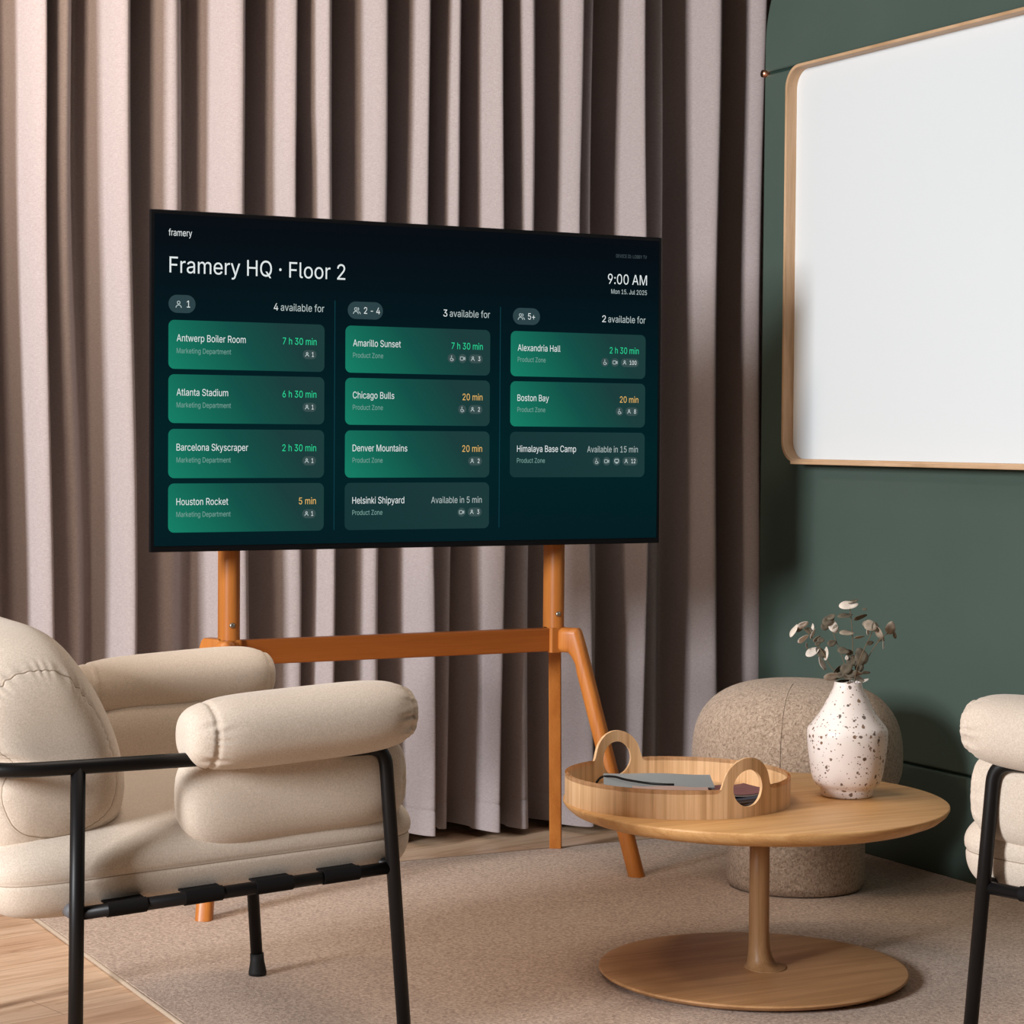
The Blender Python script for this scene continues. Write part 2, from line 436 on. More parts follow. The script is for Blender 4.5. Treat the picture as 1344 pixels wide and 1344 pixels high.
# ------------------------------------------------------------------ display
TV = thing('display', 'wide black wall-size display showing room availability cards, mounted on the wooden stand', 'screen', (1.4275, 4.31, .756))
TW, THt = 1.2185, .700
bm = bmesh.new(); box(bm, (TW / 2, .0045, THt / 2), (TW, .009, THt)); box(bm, (TW / 2 + .03, .026, THt / 2 - .04), (TW - .22, .036, THt - .22))
bevel(link('casing', bm, plain('display_casing', (.004, .004, .005), .5, .1), TV, smooth=False), .002, 2)
bm = bmesh.new(); box(bm, (TW / 2, .0545, .36), (.92, .021, .10))
link('mounting_bar', bm, M['black'], TV, smooth=False)
# screen panel: dark blue-green, brighter at the foot
m = NT('screen_glow'); v = m.coord((1, 1, 1 / THt)); sep = m.n('ShaderNodeSeparateXYZ'); m.l(v, sep.inputs[0])
c = m.ramp(sep.outputs[2], [(0, srgb(3, 30, 36)), (.3, srgb(1, 36, 40)), (.62, srgb(1, 27, 33)), (.85, srgb(4, 17, 24)), (1, srgb(6, 12, 18))])
m.setp(col=(.001, .001, .001), rough=.4, spec=0); m.l(c, m.b.inputs['Emission Color']); m.b.inputs['Emission Strength'].default_value = .92
m.b.inputs['Emission Strength'].default_value = .9
BZ = .0085
bm = bmesh.new(); box(bm, (TW / 2, -.0006, THt / 2 + .002), (TW - 2 * BZ, .001, THt - 2 * BZ - .004))
scr = link('screen', bm, m.m, TV, smooth=False)
YS = -.0011   # front face of the screen
white = emis('screen_white', srgb(225, 232, 232)); soft = emis('screen_soft_white', srgb(178, 192, 192)); dim = emis('screen_dim', srgb(118, 160, 152)); faint = emis('screen_faint', srgb(70, 84, 88))
greent = emis('screen_green_text', srgb(44, 214, 150)); amber = emis('screen_amber', srgb(232, 186, 104)); pillm = emis('screen_pill', srgb(44, 66, 70)); badgem = emis('screen_badge', srgb(56, 78, 78)); linem = emis('screen_line', srgb(14, 56, 66))
greymsg = emis('screen_grey_text', srgb(172, 186, 184))
def cardmat(name, stops):
    m = NT(name); tc = m.n('ShaderNodeTexCoord'); mp = m.n('ShaderNodeMapping'); m.l(tc.outputs['Object'], mp.inputs[0])
    # card-local object space: 0..0.346 across, 0..0.1 up
    sp_ = m.n('ShaderNodeSeparateXYZ'); m.l(mp.outputs[0], sp_.inputs[0])
    a = m.n('ShaderNodeMath', operation='MULTIPLY'); a.inputs[1].default_value = 1 / .346; m.l(sp_.outputs[0], a.inputs[0])
    b = m.n('ShaderNodeMath', operation='MULTIPLY_ADD'); b.inputs[1].default_value = 2.2; m.l(sp_.outputs[2], b.inputs[0]); m.l(a.outputs[0], b.inputs[2])
    c = m.ramp(b.outputs[0], stops)
    m.setp(col=(.001, .001, .001), rough=.4, spec=0); m.l(c, m.b.inputs['Emission Color']); m.b.inputs['Emission Strength'].default_value = 1.0
    return m.m
M['card'] = cardmat('card_available', [(.0, srgb(21, 127, 101)), (.28, srgb(19, 106, 87)), (.58, srgb(18, 80, 71)), (.92, srgb(26, 61, 60)), (1, srgb(28, 60, 59))])
M['card_off'] = cardmat('card_later', [(0, srgb(22, 52, 54)), (1, srgb(28, 57, 58))])

try:
    INTER = bpy.data.fonts.load(bpy.utils.system_resource('DATAFILES', path='fonts') + '/Inter.woff2')   # bundled with Blender
except Exception:
    INTER = None
from mathutils.geometry import delaunay_2d_cdt
def glyphs(name, s, weight=0):
    # outlines of the string, filled letter by letter (non-zero winding rule)
    cu = bpy.data.curves.new(name, 'FONT'); cu.body = s; cu.size = 1; cu.resolution_u = 4; cu.fill_mode = 'NONE'
    if INTER: cu.font = INTER
    t = bpy.data.objects.new(name + '_src', cu); COL.objects.link(t)
    src = bpy.data.meshes.new_from_object(t.evaluated_get(bpy.context.evaluated_depsgraph_get()))
    bpy.data.objects.remove(t); bpy.data.curves.remove(cu)
    P = [(v.co.x, v.co.y) for v in src.vertices]; nxt = {}
    adj = {}
    for e in src.edges:
        i, j = e.vertices; adj.setdefault(i, []).append(j); adj.setdefault(j, []).append(i)
    bpy.data.meshes.remove(src)
    seen = set(); loops = []
    for i in sorted(adj):
        if i in seen: continue
        lp_ = [i]; seen.add(i); c = i + 1 if i + 1 in adj[i] else adj[i][0]
        while c not in seen:
            lp_.append(c); seen.add(c)
            q = [k for k in adj[c] if k not in seen]
            if not q: break
            c = q[0]
        pts = []
        for k in lp_:
            p = P[k]
            if not pts or math.hypot(p[0] - pts[-1][0], p[1] - pts[-1][1]) > 1e-5: pts.append(p)
        if len(pts) > 1 and math.hypot(pts[0][0] - pts[-1][0], pts[0][1] - pts[-1][1]) < 1e-5: pts.pop()
        n = len(pts)          # drop points on straight runs
        pts = [p for k, p in enumerate(pts) if abs((p[0] - pts[k - 1][0]) * (pts[(k + 1) % n][1] - p[1]) - (p[1] - pts[k - 1][1]) * (pts[(k + 1) % n][0] - p[0])) > 1e-9]
        if len(pts) > 2: loops.append(pts)
    loops.sort(key=lambda l: min(p[0] for p in l)); groups = []
    for l in loops:
        a, b = min(p[0] for p in l), max(p[0] for p in l)
        if groups and a < groups[-1][0]: groups[-1][1].append(l); groups[-1][0] = max(groups[-1][0], b)
        else: groups.append([b, [l]])
    V_, F_ = [], []
    for _, ls in groups:
        pts = []; ed = []
        for l in ls:
            o = len(pts); pts += l; ed += [(o + k, o + (k + 1) % len(l)) for k in range(len(l))]
        vv, _e, ff, *_ = delaunay_2d_cdt([Vector(p) for p in pts], ed, [], 0, 1e-6)
        o = len(V_); V_ += [(v.x, v.y, 0) for v in vv]
        for f in ff:
            x = sum(vv[k].x for k in f) / len(f); y = sum(vv[k].y for k in f) / len(f); wn = 0
            for i, j in ed:
                (ax, ay), (bx, by) = pts[i], pts[j]
                if (ay > y) != (by > y) and ax + (y - ay) / (by - ay) * (bx - ax) > x: wn += 1 if by > ay else -1
            if wn: F_.append([o + k for k in f])
    me = bpy.data.meshes.new(name); me.from_pydata(V_, [], F_)
    if weight:
        bm = bmesh.new(); bm.from_mesh(me); g = bmesh.ops.duplicate(bm, geom=bm.verts[:] + bm.edges[:] + bm.faces[:])
        bmesh.ops.translate(bm, vec=(weight, 0, -.01), verts=[v for v in g['geom'] if isinstance(v, bmesh.types.BMVert)])
        bm.to_mesh(me); bm.free()
    xs = [v.co.x for v in me.vertices]; ys = [v.co.y for v in me.vertices]
    return me, min(xs), max(xs), min(ys), max(ys)
CAPH = glyphs('probe', 'H')[4]
WID = {}
def text(name, s, x, z, cap, mat, parent, align='LEFT', weight=0, y=0, ref=None, width=None):
    """s set with its base line at z, capitals cap high; width: what ref (or s) must measure across"""
    me, x0, x1, _, _ = glyphs(name, s, weight)
    k = cap / CAPH; kx = k
    if width:
        key = (ref or s, width)
        if key not in WID:
            _, a, b, _, _ = glyphs('probe', ref or s, weight); WID[key] = width / (b - a)
        kx = WID[key]
    sh = -x0 * kx if align == 'LEFT' else -x1 * kx
    me.transform(Matrix.Translation((x + sh, y, z)) @ Matrix.Rotation(PI / 2, 4, 'X') @ Matrix.Diagonal((kx, k, 1, 1)))
    me.materials.clear(); me.materials.append(mat)
    o = bpy.data.objects.new(name, me); COL.objects.link(o); o.parent = parent
    return o

def flat(bm, pts, y):
    bm.faces.new([bm.verts.new((a, y, b)) for a, b in pts])
def strip(bm, pts, w, y):
    for (a, b), (c, d) in zip(pts, pts[1:]):
        L = math.hypot(c - a, d - b) or 1; nx, nz = -(d - b) / L * w / 2, (c - a) / L * w / 2
        flat(bm, [(a + nx, b + nz), (c + nx, d + nz), (c - nx, d - nz), (a - nx, b - nz)], y)
def arc(cx, cz, r, a0, a1, n=14): return [(cx + r * math.cos(math.radians(a0 + (a1 - a0) * k / n)), cz + r * math.sin(math.radians(a0 + (a1 - a0) * k / n))) for k in range(n + 1)]
def person(bm, cx, cz, h, y, w=.1, two=False):
    w *= h
    strip(bm, arc(cx, cz + .24 * h, .2 * h, 0, 360, 20), w, y)
    strip(bm, arc(cx, cz - .46 * h, .38 * h, 0, 180, 16), w, y)
    if two:
        strip(bm, arc(cx + .26 * h, cz + .24 * h, .2 * h, -80, 80, 12), w, y)
        strip(bm, arc(cx + .36 * h, cz - .46 * h, .34 * h, 0, 80, 10), w, y)
def camera_icon(bm, cx, cz, h, y):
    w = .12 * h; r = rrect(cx - .5 * h, cz - .32 * h, cx + .18 * h, cz + .32 * h, .12 * h, 4)
    strip(bm, r + r[:1], w, y)
    strip(bm, [(cx + .2 * h, cz), (cx + .5 * h, cz + .26 * h), (cx + .5 * h, cz - .26 * h), (cx + .2 * h, cz)], w, y)
def chair_icon(bm, cx, cz, h, y):
    w = .12 * h
    flat(bm, arc(cx - .08 * h, cz + .42 * h, .11 * h, 0, 342, 12), y)
    strip(bm, [(cx - .08 * h, cz + .28 * h), (cx - .04 * h, cz - .08 * h), (cx + .24 * h, cz - .08 * h), (cx + .38 * h, cz - .40 * h)], w, y)
    strip(bm, arc(cx - .04 * h, cz - .2 * h, .3 * h, 120, 350, 18), w, y)
def monitor_icon(bm, cx, cz, h, y):
    r = rrect(cx - .45 * h, cz - .22 * h, cx + .45 * h, cz + .4 * h, .14 * h, 4); strip(bm, r + r[:1], .16 * h, y)
    flat(bm, [(cx - .3 * h, cz - .46 * h), (cx + .3 * h, cz - .46 * h), (cx + .12 * h, cz - .22 * h), (cx - .12 * h, cz - .22 * h)], y)

D = -.0006
text('logo_lettering', 'framery', .038, .6475, .0135, white, scr, y=YS + D, weight=.02, width=.0505)
text('title_lettering', 'Framery HQ · Floor 2', .040, .5725, .0325, white, scr, y=YS + D, width=.390)
text('device_code', 'DEVICE ID: LOBBY TV', 1.177, .6495, .0075, faint, scr, 'RIGHT', y=YS + D, width=.081)
text('clock_time', '9:00 AM', 1.178, .5895, .0225, white, scr, 'RIGHT', y=YS + D, width=.103)
text('date_lettering', 'Mon 15. Jul 2025', 1.178, .5675, .0102, soft, scr, 'RIGHT', y=YS + D, width=.094)
cols_ = [(.038, .383), (.431, .777), (.828, 1.176)]
rows_ = [(.376, .476), (.265, .365), (.152, .253), (.040, .141)]
for n_, z0 in ((.4065, .0), (.802, .0)):
    bm = bmesh.new(); flat(bm, [(n_ - .001, .041), (n_ + .001, .041), (n_ + .001, .528), (n_ - .001, .528)], YS + D); link('divider_line', bm, linem, scr, smooth=False)
for (x0, x1), cap, two, cnt, pw in zip(cols_, ('1', '2 - 4', '5+'), (False, True, True), ('4', '3', '2'), (.058, .082, .068)):
    bm = bmesh.new(); xl = x0 if x0 < .1 else x0 + .005
    flat(bm, rrect(xl, .4905, xl + pw, .5275, .0183, 10), YS + D); p = link('group_size_pill', bm, pillm, scr, smooth=False)
    bm = bmesh.new(); person(bm, xl + (.0185 if two else .0215), .508, .0150, YS + 2 * D, .11, two); link('people_icon', bm, soft, p, smooth=False)
    text('group_size', cap, xl + (.0375 if two else .039), .5022, .0140, white, p, y=YS + 2 * D, ref='2 - 4', width=0.0373)
    text('available_lettering', 'available for', x1 - .001, .5025, .0150, soft, scr, 'RIGHT', y=YS + D, width=.0985)
    text('available_count', cnt, x1 - .1045, .5025, .0150, white, scr, 'RIGHT', y=YS + D, weight=.03, width=.0105)
cards = [(0, 0, 'Antwerp Boiler Room', 'Marketing Department', '7 h 30 min', 'g', '1', ''), (0, 1, 'Atlanta Stadium', 'Marketing Department', '6 h 30 min', 'g', '1', ''),
         (0, 2, 'Barcelona Skyscraper', 'Marketing Department', '2 h 30 min', 'g', '1', ''), (0, 3, 'Houston Rocket', 'Marketing Department', '5 min', 'a', '1', ''),
         (1, 0, 'Amarillo Sunset', 'Product Zone', '7 h 30 min', 'g', '3', 'wc'), (1, 1, 'Chicago Bulls', 'Product Zone', '20 min', 'a', '2', 'w'),
         (1, 2, 'Denver Mountains', 'Product Zone', '20 min', 'a', '2', ''), (1, 3, 'Helsinki Shipyard', 'Product Zone', 'Available in 5 min', 'n', '3', 'c'),
         (2, 0, 'Alexandria Hall', 'Product Zone', '2 h 30 min', 'g', '100', 'wc'), (2, 1, 'Boston Bay', 'Product Zone', '20 min', 'a', '8', 'w'),
         (2, 2, 'Himalaya Base Camp', 'Product Zone', 'Available in 15 min', 'n', '12', 'wcm')]
for ci, ri, nm, zone, tm, kind, cap, ic in cards:
    x0, x1 = cols_[ci]; z0, z1 = rows_[ri]; w = x1 - x0
    bm = bmesh.new(); flat(bm, rrect(0, 0, w, z1 - z0, .0125, 8), 0)
    card = link('room_card', bm, M['card_off'] if kind == 'n' else M['card'], TV, smooth=False, loc=(x0, YS + D, z0))
    H = z1 - z0
    text('room_name', nm, .0175, .0565, .0142, white, card, y=D, ref='Antwerp Boiler Room', width=.150)
    text('zone_name', zone, .0175, .0322, .0105, dim, card, y=D, ref='Marketing Department', width=.118)
    text('time_left', tm, w - .0185, .0562, .0142 if kind != 'n' else .0138, {'g': greent, 'a': amber, 'n': greymsg}[kind], card, 'RIGHT', y=D, ref='7 h 30 min' if kind != 'n' else 'Available in 15 min', width=.0765 if kind != 'n' else .133)
    bw = .031 + .0065 * (len(cap) - 1) + (.003 if cap != '1' else 0); xr = w - .0185
    bm = bmesh.new(); flat(bm, rrect(xr - bw, .0265, xr, .0455, .0094, 8), D); b = link('capacity_badge', bm, badgem, card, smooth=False)
    bm = bmesh.new(); person(bm, xr - bw + .0095, .0362, .0098, 2 * D, .16); link('capacity_icon', bm, soft, card, smooth=False)
    text('capacity', cap, xr - .0062, .0316, .0095, white, card, 'RIGHT', y=2 * D, ref='100', width=.0180)
    x = xr - bw - .0155
    for k in reversed(ic):
        bm = bmesh.new(); flat(bm, arc(x, .036, .0098, 0, 345, 23), D); link('feature_badge', bm, badgem, card, smooth=False)
        bm = bmesh.new(); {'w': chair_icon, 'c': camera_icon, 'm': monitor_icon}[k](bm, x, .036, .0112, 2 * D)
        link({'w': 'wheelchair_icon', 'c': 'camera_icon', 'm': 'monitor_icon'}[k], bm, soft, card, smooth=False); x -= .0262

# ------------------------------------------------------------------ armchair
def pillow(bm, section, half_len, e, to3d, n_len=72, sub=8, seams=(), centre=None, wr=None, keep=None):
    """closed section (a, b) lofted along an axis with superelliptic ends.
    seams: list of (s position on the axis -1..1, groove depth, gather count, gather depth)"""
    pts = [(p.x, p.y) for p in catmull([(a, b, 0) for a, b in section], sub, True)]
    cx = sum(p[0] for p in pts) / len(pts); cy = sum(p[1] for p in pts) / len(pts)
    if centre: cx, cy = centre
    rings = []
    for k in range(n_len + 1):
        psi = -PI / 2 + PI * k / n_len
        s = sp(math.sin(psi), e); sc = max(.004, abs(math.cos(psi)) ** e)
        ring = []
        for i, (a, b) in enumerate(pts):
            ang = 2 * PI * i / len(pts); q = sc
            rad = math.hypot(a - cx, b - cy) or .001
            off = 0
            for (s0, dep, cnt, gd, width) in seams:
                u = (s - s0) / width
                if abs(u) < 4:
                    off -= dep * math.exp(-(u * 6) ** 2)
                    wr_ = (ang + PI) % (2 * PI) - PI; wob = (.65 + .35 * math.sin(ang * 7.3 + s0 * 9)) * (.12 + .88 * math.exp(-(wr_ / 1.25) ** 2))
                    off -= gd * wob * math.exp(-u * u) * (.5 + .5 * math.sin(cnt * ang + 2.6 * math.sin(5 * ang + 1) + 1.7 * math.sin(11 * ang) + 1.1 * u))
            q_ = max(0, min(1, (sc - .12) / .25)); off *= q_ * q_ * (3 - 2 * q_)
            if wr: off += wr(ang, s) * min(1, sc * 1.5)
            ring.append(to3d(cx + (a - cx) * (q + off / rad), cy + (b - cy) * (q + off / rad), s * half_len))
        rings.append(ring)
        if keep is not None:
            for (s0, *_r) in seams: keep.setdefault(s0, []).append((abs(s - s0), ring))
    loft(bm, rings)

def ell(cx, cy, rx, ry, e=.8, n=20):
    return [(cx + rx * sp(math.cos(2 * PI * k / n), e), cy + ry * sp(math.sin(2 * PI * k / n), e)) for k in range(n)]

LEGR = .0110
def make_armchair(label, loc, rz, first=True):
    t = thing('armchair', label, 'chair', loc, rz, 'beige lounge armchairs')
    Yh = .315; zt = .512
    # arm and back tube, one bent pipe
    bm = bmesh.new()
    path = [(.222, -Yh, zt), (-.405, -Yh, zt), (-.405, Yh, zt), (.222, Yh, zt)]
    tube(bm, fillet(path, .105, 12), LEGR, 16); link('arm_tube', bm, M['black'], t)
    for sy in (-1, 1):
        bm = bmesh.new()
        tube(bm, fillet([(.170, sy * Yh, zt), (.232, sy * Yh, zt), (.268, sy * (Yh + .008), .017)], .036, 8), LEGR, 16)
        lg = link('leg', bm, M['black'], t)
        bm = bmesh.new(); tube(bm, [(.2665, sy * (Yh + .008), .048), (.2672, sy * (Yh + .008), .034), (.2678, sy * (Yh + .008), .014), (.268, sy * (Yh + .008), .009)], [.0125, .013, .0165, .0165], 18)
        link('rubber_foot', bm, M['rubber'], lg)
        bm = bmesh.new(); tube(bm, [(-.258, sy * Yh, zt), (-.264, sy * (Yh + .004), .017)], LEGR, 16)
        lg = link('leg', bm, M['black'], t)
        bm = bmesh.new(); tube(bm, [(-.2637, sy * (Yh + .004), .048), (-.2638, sy * (Yh + .004), .034), (-.264, sy * (Yh + .004), .014), (-.264, sy * (Yh + .004), .009)], [.0125, .013, .0165, .0165], 18)
        link('rubber_foot', bm, M['rubber'], lg)
    # seat frame: two side rails, front and back rail
    zr = lambda x: .296 + (x + .26) * .052
    bm = bmesh.new()
    for sy in (-1, 1): tube(bm, [(-.258, sy * Yh, zr(-.258)), (.246, sy * Yh, zr(.246))], .0098, 14)
    for x in (-.258, .246): tube(bm, [(x, -Yh, zr(x)), (x, Yh, zr(x))], .0098, 14)
    link('seat_frame', bm, M['black'], t)
    for x in (-.185, -.066, .047, .158):
        bm = bmesh.new(); h = .030; r = .0113
        for sy in (-1, 1):
            loft(bm, [[(xx, sy * Yh + r * math.cos(2 * PI * k / 20), zr(xx) + r * math.sin(2 * PI * k / 20)) for k in range(20)] for xx in (x - h, x + h)])
        loft(bm, [[(xx, -Yh, zr(xx) + .0065), (xx, Yh, zr(xx) + .0065), (xx, Yh, zr(xx) + .0095), (xx, -Yh, zr(xx) + .0095)] for xx in (x - h, x + h)])
        weighted(link('strap', bm, M['web'], t), 50)
    for y in (-.235, -.285, .235):
        bm = bmesh.new(); tube(bm, [(-.258, y - .018, zr(-.258)), (-.258, y + .018, zr(-.258))], .0128, 16)
        link('sleeve', bm, M['grey_sleeve'], t)['label'] = 'grey rubber sleeve on the back rail'
    # seat cushion
    bm = bmesh.new()
    rot = math.radians(-2.6)
    def seat3(x, z, y):
        return Vector((x * math.cos(rot) + z * math.sin(rot) - .030, y, -x * math.sin(rot) + z * math.cos(rot) + .350))
    rings = []
    for k in range(65):
        psi = -PI / 2 + PI * k / 64
        zz = math.sin(psi) * (.087 if psi > 0 else .062)
        sc = max(.02, math.cos(psi) ** (.52 if psi > 0 else .12)) * (1 + (.045 * math.sin(2 * psi) if psi > 0 else 0))
        ring = []
        for i in range(144):
            an = 2 * PI * i / 144; ex = .23
            rx, ry = .346, .294
            x = rx * sp(math.cos(an), ex); y = ry * sp(math.sin(an), ex)
            u = zz / .012
            g = .002 * math.exp(-(u * 4.5) ** 2)
            corner = abs(math.sin(2 * an)) ** 3
            g += .0006 * math.exp(-(u / 2) ** 2) * corner * (.5 + .5 * math.sin(64 * an))
            L = math.hypot(x, y); k2 = (L - g) / L
            xs, ys = x * k2 * sc, y * k2 * sc
            zq = zz + (.010 * (1 - (xs / rx) ** 2) * (1 - (ys / ry) ** 2) if zz > 0 else 0)
            ring.append(seat3(xs, zq, ys))
        rings.append(ring)
    loft(bm, rings); sc_ = link('seat_cushion', bm, M['beige'], t)
    bm = bmesh.new(); tube(bm, rings[32], .0010, 6, True); link('seam', bm, M['seam'], sc_)
    # back cushion: one plump pad folded over the back tube (section in x, z)
    bm = bmesh.new(); keep = {}
    sec = [(-.325, .710), (-.270, .694), (-.224, .640), (-.190, .578), (-.168, .515), (-.160, .452), (-.178, .394), (-.232, .358), (-.305, .345), (-.375, .362), (-.408, .415), (-.412, .462),
           (-.392, .498), (-.392, .516), (-.425, .545), (-.446, .595), (-.438, .652), (-.395, .697)]
    pillow(bm, sec, .272, .50, lambda a, b, c: Vector((a + .012 + .012 * (c / .27) ** 2, c, b)), 210, 22,
           seams=((-.935, .003, 47, .0058, .024), (.935, .003, 47, .0058, .024)), centre=(-.30, .52), keep=keep)
    bc = link('back_cushion', bm, M['beige'], t)
    for q in keep.values():
        bm = bmesh.new(); tube(bm, min(q, key=lambda e: e[0])[1][::2], .0017, 6, True); link('seam', bm, M['seam'], bc)
    # arm cushions folded over the arm tube: a roll on top, a pad hanging inside
    for sy in (-1, 1):
        bm = bmesh.new()
        pillow(bm, ell(.302, .0, .069, .057, .9), .189, .48, lambda a, b, c: Vector((c + .093, sy * a, .554 + b + .055 * c)), 80, 5,
               seams=((-.80, .004, 11, .0065, .10), (.90, .003, 9, .0075, .10)))
        pillow(bm, ell(.264, .0, .050, .082, .78), .187, .54, lambda a, b, c: Vector((c + .098, sy * a, .452 + b + .045 * c)), 70, 5,
               seams=((.93, .002, 9, .004, .08),), wr=lambda an, s: .0025 * math.sin(2 * an + 3 * s))
        link('armrest_cushion', bm, M['beige'], t)
    return t

make_armchair('beige cushioned armchair with black tube frame at left, below the display, half off the rug', (1.180, 3.425, .001), 0)
make_armchair('cropped beige armchair at the right edge beside the round table', (2.562, 2.511, .001), math.radians(117))

# ------------------------------------------------------------------ coffee table
TB = thing('coffee_table', 'low round oak pedestal table holding the tray and the vase', 'table', (2.265, 3.345, .009))
zT = .326
bm = bmesh.new()
lathe(bm, [(0, zT), (.20, zT), (.3505, zT), (.3525, zT - .0012), (.3528, zT - .004), (.349, zT - .011), (.338, zT - .020), (.318, zT - .028), (.28, zT - .0325), (.2, zT - .034), (0, zT - .034)], 160)
weighted(link('tabletop', bm, M['oak'], TB), 60)
bm = bmesh.new()
lathe(bm, [(0, .0165), (.15, .0165), (.2805, .0165), (.2835, .0158), (.2845, .0135), (.281, .0095), (.270, .0045), (.252, .0008), (.235, 0), (0, 0)], 160)
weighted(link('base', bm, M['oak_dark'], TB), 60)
bm = bmesh.new(); rings = []
q0 = Vector((.885, -.465, 0)); q1 = Vector((.465, .885, 0))
for z, lft, rgt, dep in ((zT - .033, .0195, .0175, .019), (.18, .0195, .0175, .019), (.085, .0195, .018, .0195), (.062, .0197, .019, .021), (.045, .0203, .0215, .024), (.033, .0212, .0255, .028), (.024, .0222, .031, .033), (.0205, .0235, .040, .040), (.0175, .026, .049, .047), (.016, .029, .054, .051)):
    c = q0 * (.011 + (rgt - lft) / 2); r = (lft + rgt) / 2
    rings.append([c + q0 * (r * math.cos(2 * PI * k / 40)) + q1 * (dep * math.sin(2 * PI * k / 40)) + Vector((0, 0, z)) for k in range(40)])
rings2 = []
cur_ = [list(map(Vector, r)) for r in rings]
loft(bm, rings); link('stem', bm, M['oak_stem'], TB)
TZ = .009 + zT   # table height in the room

# ------------------------------------------------------------------ tray
TR = thing('serving_tray', 'round pale wood tray with two ring handles, full of magazines, on the table', 'tray', (2.130, 3.398, TZ), math.radians(-27.7))
Rt = .206; th_ = .0055; rim = .044; zc = .051; hr = .0325; Ro = .0535
def top_h(ds):
    ds = abs(ds)
    c = zc + math.sqrt(max(Ro * Ro - ds * ds, 0)) if ds < Ro * .93 else zc + math.sqrt(Ro * Ro - (Ro * .93) ** 2) - (ds - Ro * .93) * 3.2
    k = .0045; a, b = c / k, rim / k; mx = max(a, b)
    return k * (mx + math.log(math.exp(a - mx) + math.exp(b - mx)))
HA = [math.radians(121), math.radians(-57)]
angs = set()
for h in HA:
    for k in range(-40, 41): angs.add(round((h + (k / 40) * .115 / Rt) % (2 * PI), 6))
    for k in range(33): angs.add(round((h + hr * math.cos(PI * k / 32) / Rt) % (2 * PI), 6))
for k in range(120):
    a = 2 * PI * k / 120
    if all(abs((a - h + PI) % (2 * PI) - PI) > .12 / Rt for h in HA): angs.add(round(a, 6))
angs = sorted(angs)
bm = bmesh.new()
def wall_cols(a):
    ds = min((((a - h + PI) % (2 * PI) - PI) * Rt for h in HA), key=abs)
    t = top_h(ds)
    if abs(ds) < hr - 1e-5: q = math.sqrt(hr * hr - ds * ds); return [(0, zc - q), (zc + q, t)], True
    return [(0, zc), (zc, t)], False
def vpt(a, r, z): return (r * math.cos(a), r * math.sin(a), z)
cache = {}
def V(a, r, z):
    k = (round(a, 6), round(r, 6), round(z, 6))
    if k not in cache: cache[k] = bm.verts.new(vpt(a, r, z))
    return cache[k]
def quad(*v):
    vs = []
    for x in v:
        if x not in vs: vs.append(x)
    if len(vs) > 2:
        try: bm.faces.new(vs)
        except ValueError: pass
ri, rr_ = Rt - th_, Rt
for a, b in zip(angs, angs[1:] + angs[:1]):
    (A, ha), (B, hb) = wall_cols(a), wall_cols(b); hole = ha or hb
    for (p, q) in zip(A, B):
        for r in (ri, rr_): quad(V(a, r, p[0]), V(b, r, q[0]), V(b, r, q[1]), V(a, r, p[1]))
    quad(V(a, ri, A[1][1]), V(b, ri, B[1][1]), V(b, rr_, B[1][1]), V(a, rr_, A[1][1]))
    quad(V(a, ri, 0), V(b, ri, 0), V(b, rr_, 0), V(a, rr_, 0))
    if hole:
        quad(V(a, ri, A[0][1]), V(b, ri, B[0][1]), V(b, rr_, B[0][1]), V(a, rr_, A[0][1]))
        quad(V(a, ri, A[1][0]), V(b, ri, B[1][0]), V(b, rr_, B[1][0]), V(a, rr_, A[1][0]))
weighted(link('rim_with_handles', bm, M['ash'], TR), 40)
bm = bmesh.new(); lathe(bm, [(0, .007), (ri + .001, .007), (ri + .001, .0015), (0, .0015)], 120)
weighted(link('tray_floor', bm, M['ash_flat'], TR), 40)

# printed matter in the tray (tray-local frame: +x to the right of the photo, +y away)
def sheet(name, label, mat, cx, cy, z, w, d, hgt, rz, curl=.0, group='magazines in the tray', pages=None, cat='magazine'):
    R2 = Matrix.Rotation(math.radians(-27.7), 4, 'Z')
    p = R2 @ Vector((cx, cy, 0))
    t = thing(name, label, cat, (2.130 + p.x, 3.398 + p.y, TZ + z), math.radians(-27.7 + rz), group)
    def slab(nm, z0, z1, mat, gx=0, off=0):
        bm = bmesh.new(); nx = 26; ny = 8; grids = []
        for zz in (z0, z1):
            g = []
            for i in range(nx + 1):
                row = []
                for j in range(ny + 1):
                    u, v_ = i / nx - .5, j / ny - .5
                    lift = curl * max(0, abs(u) * 2 - .35) ** 2 + .0012 * math.sin(7 * u + 3 * v_)
                    row.append(bm.verts.new((u * (w - gx) + off, v_ * (d - gx), zz + lift + .0012)))
                g.append(row)
            grids.append(g)
        for gi, g in enumerate(grids):
            for i in range(nx):
                for j in range(ny): bm.faces.new((g[i][j], g[i + 1][j], g[i + 1][j + 1], g[i][j + 1]))
        a, b = grids
        for i in range(nx):
            for j in (0, ny): bm.faces.new((a[i][j], a[i + 1][j], b[i + 1][j], b[i][j]))
        for j in range(ny):
            for i in (0, nx): bm.faces.new((a[i][j], a[i][j + 1], b[i][j + 1], b[i][j]))
        return weighted(link(nm, bm, mat, t), 40)
    slab('cover', hgt * .82, hgt, mat); slab('pages', 0, hgt * .80, pages or mat, .003)
    return t
pg = plain('page_edges', (.55, .47, .42), .8, .2); pk = plain('pinkish_cover', (.52, .36, .31), .55, .3); dk = plain('dark_cover', (.035, .032, .038), .4, .4)
nv = plain('navy_cover', (.05, .055, .075), .4, .4); gb = plain('grey_blue_cover', (.30, .325, .34), .55, .3); pgd = plain('dark_pages', (.12, .10, .10), .8, .2); rd = plain('wine_cover', (.22, .09, .09), .5, .3)
sheet('magazine', 'dark magazine lying at the bottom of the tray stack', dk, .025, -.02, .0075, .26, .165, .006, -4, pages=pgd)
